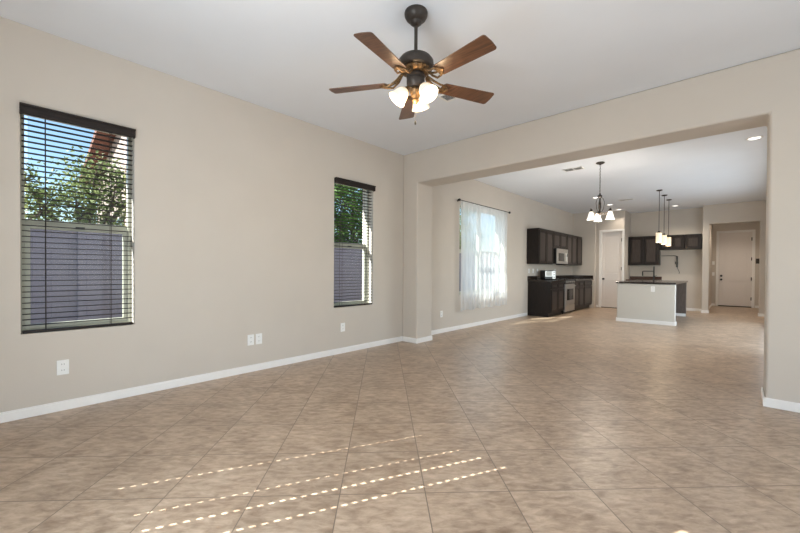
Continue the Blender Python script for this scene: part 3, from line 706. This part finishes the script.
cabinet('upper_cabinet', 'short upper cabinet at the right end of the rear wall', KY(13.43), -1.20, -0.82, 1.785, 2.19, 0.318, 1, group='dark upper cabinets on the rear kitchen wall')
cabinet('base_cabinet', 'dark sink base cabinet on the rear wall behind the island', KY(13.15), -2.60, -1.79, 0, 0.855, 0.598, 2, 0.16, True)

def counter(label, slabel, pieces, splash, mat, smat):
    a = pieces[0]; t = thing('countertop', label, 'countertop', ((a[0][0]+a[1][0])/2, (a[0][1]+a[1][1])/2, a[0][2]))
    m = MB()
    for p, q in pieces: m.box(p, q)
    m.build('slab', mat, t, bevel=0.006)
    if splash:
        m = MB()
        for p, q in splash: m.box(p, q)
        o = m.build('backsplash', smat, bevel=0.003)
        tag(o, slabel, 'backsplash')
counter('dark granite countertop on the near base cabinet left of the range', 'low dark granite backsplash strip behind the toaster oven', [((XL+0.001, 9.215, 0.867), (XB+0.03, 10.175, 0.905))], [((XL+0.001, 9.215, 0.9055), (XL+0.022, 10.175, 1.005))], GRAN, GRAN)
counter('dark granite countertop running from the range to the pantry wall', 'low dark granite backsplash strip turning the corner by the pantry wall', [((XL+0.001, 10.945, 0.867), (XB+0.03, YC-0.002, 0.905))], [((XL+0.001, 10.945, 0.9055), (XL+0.022, YC-0.03, 1.005)), ((XL+0.001, YC-0.024, 0.9055), (XB+0.02, YC-0.003, 1.005))], GRAN, GRAN)
counter('red-brown granite countertop on the rear wall behind the island', 'red-brown granite backsplash strip behind the black faucet', [((-2.612, 13.12, 0.857), (-1.775, YK-0.002, 0.893))], [((-2.612, YK-0.023, 0.8935), (-1.775, YK-0.002, 0.985))], GRANR, GRANR)

# range
def kitchen_range():
    y0, y1 = 10.185, 10.935; xf = XB+0.005
    t = thing('kitchen_range', 'stainless steel range with black cooktop between the dark base cabinets', 'range', (-3.72, (y0+y1)/2, 0))
    MB().box((XL+0.01, y0, 0.03), (xf-0.03, y1, 0.895)).build('body', BLACK, t)
    for yy in (y0+0.05, y1-0.05):
        MB().tube([(xf-0.08, yy, 0), (xf-0.08, yy, 0.032)], 0.018, 10).build('foot', BLACK, t)
    MB().box((XL+0.01, y0-0.003, 0.8955), (xf+0.005, y1+0.003, 0.915)).build('cooktop', BGLASS, t, bevel=0.004)
    MB().box((xf-0.03, y0, 0.80), (xf+0.006, y1, 0.893)).build('control_panel', BLACK, t, bevel=0.004)
    for k in range(5): MB().lathe([(0, 0), (0.02, 0), (0.018, 0.024), (0, 0.026)], (xf+0.006, y0+0.09+k*0.142, 0.848), (1, 0, 0), 16).build('knob', STEEL, t, smooth=True)
    d = MB(); d.box((xf-0.03, y0+0.003, 0.24), (xf+0.012, y1-0.003, 0.79)); od = d.build('oven_door', STEEL, t, bevel=0.006)
    MB().box((xf+0.0121, y0+0.12, 0.36), (xf+0.0145, y1-0.12, 0.66)).build('oven_window', BGLASS, od)
    h = MB().tube([(xf+0.05, y0+0.06, 0.735), (xf+0.05, y1-0.06, 0.735)], 0.011, 10)
    for yy in (y0+0.09, y1-0.09): h.tube([(xf+0.012, yy, 0.735), (xf+0.05, yy, 0.735)], 0.008, 8)
    h.build('oven_handle', STEEL, od, smooth=True)
    MB().box((xf-0.03, y0+0.003, 0.06), (xf+0.012, y1-0.003, 0.23)).build('storage_drawer', STEEL, t, bevel=0.006)
    MB().box((XL+0.011, y0, 0.9155), (XL+0.06, y1, 1.03)).build('backguard', BLACK, t, bevel=0.006)
    b = MB()
    for yy in (y0+0.2, y1-0.2):
        for xx in (-3.86, -3.60): b.lathe([(0.06, 0.915), (0.085, 0.916), (0.085, 0.922), (0.06, 0.922)], (xx, yy, 0), n=20)
    b.build('grates', BLACK, t)
kitchen_range()
def microwave():
    y0, y1 = 10.20, 11.04; z0, z1 = 1.335, 1.745; xf = -3.63
    t = thing('microwave', 'stainless microwave mounted under the short upper cabinet above the range', 'microwave', ((XL+xf)/2, (y0+y1)/2, z0))
    MB().box((XL+0.002, y0, z0), (xf-0.03, y1, z1)).build('body', BLACK, t)
    d = MB().box((xf-0.029, y0, z0+0.004), (xf, y1-0.20, z1-0.07)).build('door', STEEL, t, bevel=0.005)
    MB().box((xf+0.0002, y0+0.10, z0+0.07), (xf+0.003, y1-0.30, z1-0.12)).build('door_window', BGLASS, d)
    MB().tube([(xf+0.035, y1-0.235, z0+0.05), (xf+0.035, y1-0.235, z1-0.11)], 0.010, 10).tube([(xf, y1-0.235, z0+0.07), (xf+0.035, y1-0.235, z0+0.07)], 0.008, 8).tube([(xf, y1-0.235, z1-0.13), (xf+0.035, y1-0.235, z1-0.13)], 0.008, 8).build('handle', STEEL, d, smooth=True)
    p = MB().box((xf-0.029, y1-0.197, z0+0.004), (xf-0.001, y1, z1-0.07)).build('control_panel', STEEL, t, bevel=0.004)
    MB().box((xf-0.0009, y1-0.17, z0+0.20), (xf+0.0012, y1-0.03, z1-0.11)).build('display', BGLASS, p)
    MB().box((xf-0.029, y0, z1-0.066), (xf-0.001, y1, z1)).build('vent_grille', STEEL, t, bevel=0.004)
microwave()
def toaster():
    y0, y1 = 9.79, 10.11; x0, x1 = -3.89, -3.67; z0 = 0.905
    t = thing('toaster_oven', 'small toaster oven with pale front standing on the counter under the upper cabinets', 'toaster oven', ((x0+x1)/2, (y0+y1)/2, z0)); t.rotation_euler[2] = math.radians(-38)
    MB().box((x0, y0, z0+0.015), (x1, y1, z0+0.25)).build('body', BLACK, t, bevel=0.012, seg=3)
    for yy in (y0+0.05, y1-0.05):
        for xx in (x0+0.04, x1-0.04): MB().tube([(xx, yy, z0), (xx, yy, z0+0.02)], 0.012, 8).build('foot', BLACK, t)
    d = MB().box((x1+0.0005, y0+0.015, z0+0.085), (x1+0.014, y1-0.10, z0+0.235)).build('door', STEEL, t, bevel=0.004)
    MB().box((x1+0.0142, y0+0.04, z0+0.105), (x1+0.016, y1-0.125, z0+0.205)).build('door_glass', simple('pale_reflecting_glass', (0.42, 0.40, 0.37), 0.12), d)
    MB().tube([(x1+0.035, y0+0.05, z0+0.222), (x1+0.035, y1-0.13, z0+0.222)], 0.007, 8).tube([(x1+0.014, y0+0.06, z0+0.222), (x1+0.035, y0+0.06, z0+0.222)], 0.005, 8).tube([(x1+0.014, y1-0.14, z0+0.222), (x1+0.035, y1-0.14, z0+0.222)], 0.005, 8).build('handle', BLACK, d)
    MB().box((x1+0.0005, y1-0.095, z0+0.03), (x1+0.010, y1-0.015, z0+0.235)).build('control_panel', STEEL, t, bevel=0.003)
    for k in range(3): MB().lathe([(0, 0), (0.016, 0), (0.014, 0.016), (0, 0.018)], (x1+0.010, y1-0.055, z0+0.07+0.065*k), (1, 0, 0), 14).build('knob', BLACK, t, smooth=True)
    MB().box((x1+0.0005, y0+0.015, z0+0.03), (x1+0.008, y1-0.10, z0+0.075)).build('crumb_tray', BLACK, t)
toaster()

# ------------------------------------------------------------------ island
def island():
    x0, x1, y0, y1 = -2.10, -1.015, 9.70, 12.05
    t = thing('kitchen_island', 'kitchen island with pale painted front and dark side under a dark counter', 'island', ((x0+x1)/2, (y0+y1)/2, 0))
    MB().box((x0, y0, 0), (x1, y0+0.14, 0.868)).build('pony_wall', ISLE, t, bevel=0.014, seg=3)
    b = MB(); e = 0.014
    b.box((x0-e, y0-e, 0), (x1+e, y0, BH)); b.box((x1, y0, 0), (x1+e, y0+0.14+e, BH)); b.box((x0-e, y0, 0), (x0, y0+0.14+e, BH)); b.box((x1-0.14, y0+0.14, 0), (x1, y0+0.14+e, BH))
    b.build('baseboard', TRIM, t, bevel=0.003)
    MB().box((x0+0.02, y0+0.1415, 0.10), (x1-0.36, y1-0.101, 0.868)).build('carcass', ISLEDARK, t)
    MB().box((x0+0.08, y0+0.1415, 0), (x1-0.37, y1-0.101, 0.0995)).build('toe_base', TRIM, t)
    MB().box((x0+0.02, y1-0.10, 0), (x1-0.012, y1, 0.868)).build('end_panel', ISLEDARK, t, bevel=0.004)
    MB().box((x1-0.358, y1-0.113, 0), (x1-0.012, y1-0.1005, 0.07)).build('end_baseboard', TRIM, t, bevel=0.003)
    for k in range(3):
        a = y0+0.16 + k*(y1-y0-0.27)/3; c = y0+0.16 + (k+1)*(y1-y0-0.27)/3
        MB().box((x1-0.3595, a+0.003, 0.12), (x1-0.345, c-0.003, 0.85)).build('side_panel', ISLEDARK, t, bevel=0.004)
    MB().box((x0-0.025, y0-0.02, 0.8685), (x1+0.012, y1+0.03, 0.908)).build('counter_slab', GRAN, t, bevel=0.006)
island()

# ------------------------------------------------------------------ faucet and wall bracket
def faucet():
    x, y, z = -1.945, 13.52, 0.893
    t = thing('kitchen_faucet', 'black tall faucet with squared spout on the rear counter behind the island', 'faucet', (x, y, z))
    MB().lathe([(0, z), (0.032, z), (0.032, z+0.012), (0.02, z+0.02), (0, z+0.02)], (x, y, 0), n=20).build('base', BLACK, t, smooth=True)
    MB().tube([(x, y, z+0.015), (x, y, z+0.40)], [0.022, 0.017], 14).build('riser', BLACK, t, smooth=True)
    MB().tube([(x, y, z+0.255), (x-0.27, y-0.03, z+0.255), (x-0.283, y-0.032, z+0.245), (x-0.285, y-0.033, z+0.235)], 0.011, 10).build('spout', BLACK, t, smooth=True)
    MB().tube([(x-0.285, y-0.033, z+0.24), (x-0.285, y-0.033, z+0.11)], [0.016, 0.018], 12).build('spray_head', BLACK, t, smooth=True)
    MB().tube([(x+0.015, y, z+0.10), (x+0.075, y-0.01, z+0.13)], [0.010, 0.006], 8).build('handle', BLACK, t, smooth=True)
faucet()
def bracket():
    x, y = -1.405, YK
    t = thing('wall_bracket', 'black wall mounted bracket with thin arm and dangling cable under the short cabinets', 'bracket', (x, y, 1.27))
    MB().box((x-0.024, y-0.03, 1.27), (x+0.024, y-0.0005, 1.60)).build('wall_plate', BLACK, t, bevel=0.004)
    MB().box((x-0.045, y-0.05, 1.36), (x+0.03, y-0.031, 1.44)).build('joint', BLACK, t, bevel=0.004)
    MB().tube([(x, y-0.02, 1.598), (x-0.05, y-0.03, 1.615), (x-0.39, y-0.03, 1.615)], 0.007, 8).build('arm', BRONZE, t)
    MB().tube([(x+0.01, y-0.015, 1.275), (x+0.02, y-0.02, 1.22), (x+0.045, y-0.02, 1.17), (x+0.06, y-0.02, 1.12), (x+0.05, y-0.02, 1.08)], 0.006, 8).build('cable', BLACK, t, smooth=True)
bracket()

# ------------------------------------------------------------------ outside the windows
struct(MB().box((-40, -30, -0.25), (-4.27, 40, -0.15)).build('ground', CONC))
f = thing('block_wall', 'grey concrete block garden wall outside, seen through the left windows', 'garden wall', (-7.7, 6, -0.15))
MB().box((-7.85, -8, -0.15), (-7.65, 22, 1.78)).build('wall_body', BLOCK, f)
MB().box((-7.88, -8, 1.781), (-7.62, 22, 1.84)).build('cap', BLOCK, f)
for k in range(8): MB().box((-7.6495, -2.2+3.1*k, -0.15), (-7.58, -1.9+3.1*k, 1.78)).build('pilaster', BLOCK, f)

def house():
    xm, hw, y0, y1 = -13.4, 3.6, 2.54, 5.4; ze, zr = 4.2, 5.35
    t = thing('neighbour_house', 'pale pink stucco house with clay tiled gable roof beyond the garden wall', 'house', (xm, (y0+y1)/2, -0.15))
    MB().prism([(xm-hw, y0, -0.15), (xm+hw, y0, -0.15), (xm+hw, y0, ze), (xm, y0, zr), (xm-hw, y0, ze)], (0, y1-y0, 0)).build('walls', STUCCO, t)
    r = MB(); ov = 0.45; sl = (zr-ze)/hw
    for s in (-1, 1):
        xe = xm + s*(hw+ov); zz = ze - sl*ov
        r.prism([(xm, y0-ov, zr+0.02), (xe, y0-ov, zz+0.02), (xe, y0-ov, zz+0.2), (xm, y0-ov, zr+0.22)], (0, y1-y0+2*ov, 0))
    r.build('roof', ROOF, t)
    w = MB().box((xm-0.5, y0-0.04, 1.6), (xm+0.5, y0-0.001, 2.6)).build('gable_window', BGLASS, t)
house()

def tree(label, base, height, blobs, nleaf, mat, seed, lsize=0.085):
    rng = random.Random(seed); bx_, by_, bz_ = base
    t = thing('leafy_tree', label, 'tree', base, 'trees seen through the left windows')
    m = MB(); top = Vector((bx_+rng.uniform(-.2, .2), by_+rng.uniform(-.2, .2), bz_+height))
    m.tube([base, Vector(base)*0.5+top*0.5+Vector((0.08, 0.05, 0)), top], [0.13, 0.10, 0.06], 10)
    mid = Vector(base)*0.45+top*0.55
    for c, r in blobs:
        c = Vector(c); m.tube([mid, (mid+c)/2+Vector((0, 0, 0.1)), c], [0.06, 0.045, 0.02], 7)
        for _ in range(7):
            d = Vector((rng.gauss(0, 1), rng.gauss(0, 1), rng.gauss(0, 0.8))).normalized(); m.tube([c, c + d*r*0.5 + Vector((0, 0, .05)), c + d*r*0.95], [0.018, 0.011, 0.004], 5)
    m.build('trunk', BARK, t, smooth=True)
    bm = bmesh.new(); tot = sum(r**2 for _, r in blobs)
    for c, r in blobs:
        c = Vector(c); n = int(nleaf*r*r/tot); cl = []
        for _ in range(max(12, n//26)):
            d = Vector((rng.gauss(0, 1), rng.gauss(0, 1), rng.gauss(0, 1))).normalized(); cl.append(c + d*r*rng.uniform(0.35, 1.0)**0.7)
        for i in range(n):
            p = rng.choice(cl) + Vector((rng.gauss(0, .13), rng.gauss(0, .13), rng.gauss(0, .10)))
            a = Vector((rng.gauss(0, 1), rng.gauss(0, 1), rng.gauss(0, 0.7)-0.3)).normalized(); s = a.orthogonal().normalized(); s.rotate(Matrix.Rotation(rng.uniform(0, 6.28), 3, a))
            L = lsize*rng.uniform(0.7, 1.3); w = L*0.28; nn = a.cross(s)
            v = [bm.verts.new(p), bm.verts.new(p + a*L*0.5 + s*w + nn*w*0.3), bm.verts.new(p + a*L), bm.verts.new(p + a*L*0.5 - s*w + nn*w*0.3)]
            bm.faces.new((v[0], v[1], v[2])); bm.faces.new((v[0], v[2], v[3]))
    k = MB(); k.bm.free(); k.bm = bm; k.build('foliage', mat, t)
    return t
tree('loose olive green tree beyond the garden wall behind the left window blind', (-8.6, 1.1, -0.15), 2.3, [((-8.6, 0.55, 2.05), 0.45), ((-8.6, 1.0, 2.2), 0.48), ((-8.55, 1.5, 2.3), 0.48), ((-8.6, 1.25, 2.75), 0.42), ((-8.6, 1.85, 2.65), 0.45), ((-8.7, 2.2, 2.1), 0.45), ((-8.6, 0.35, 2.55), 0.25)], 6500, LEAFA, 11, 0.07)
tree('dense green tree filling the upper half of the small window', (-8.9, 7.4, -0.15), 3.0, [((-8.8, 6.6, 2.2), 0.7), ((-8.8, 7.5, 2.3), 0.8), ((-8.9, 7.1, 3.1), 0.8), ((-8.8, 8.1, 2.9), 0.75), ((-8.9, 7.6, 3.8), 0.8), ((-8.8, 6.4, 3.4), 0.65), ((-8.9, 8.6, 2.2), 0.6)], 13000, LEAFB, 5)
tree('olive green tree beyond the garden wall outside the curtained window', (-9.6, 14.5, -0.15), 3.0, [((-9.6, 13.6, 2.6), 0.9), ((-9.5, 15.0, 2.7), 0.9), ((-9.6, 14.4, 3.6), 0.9)], 6000, LEAFA, 8)
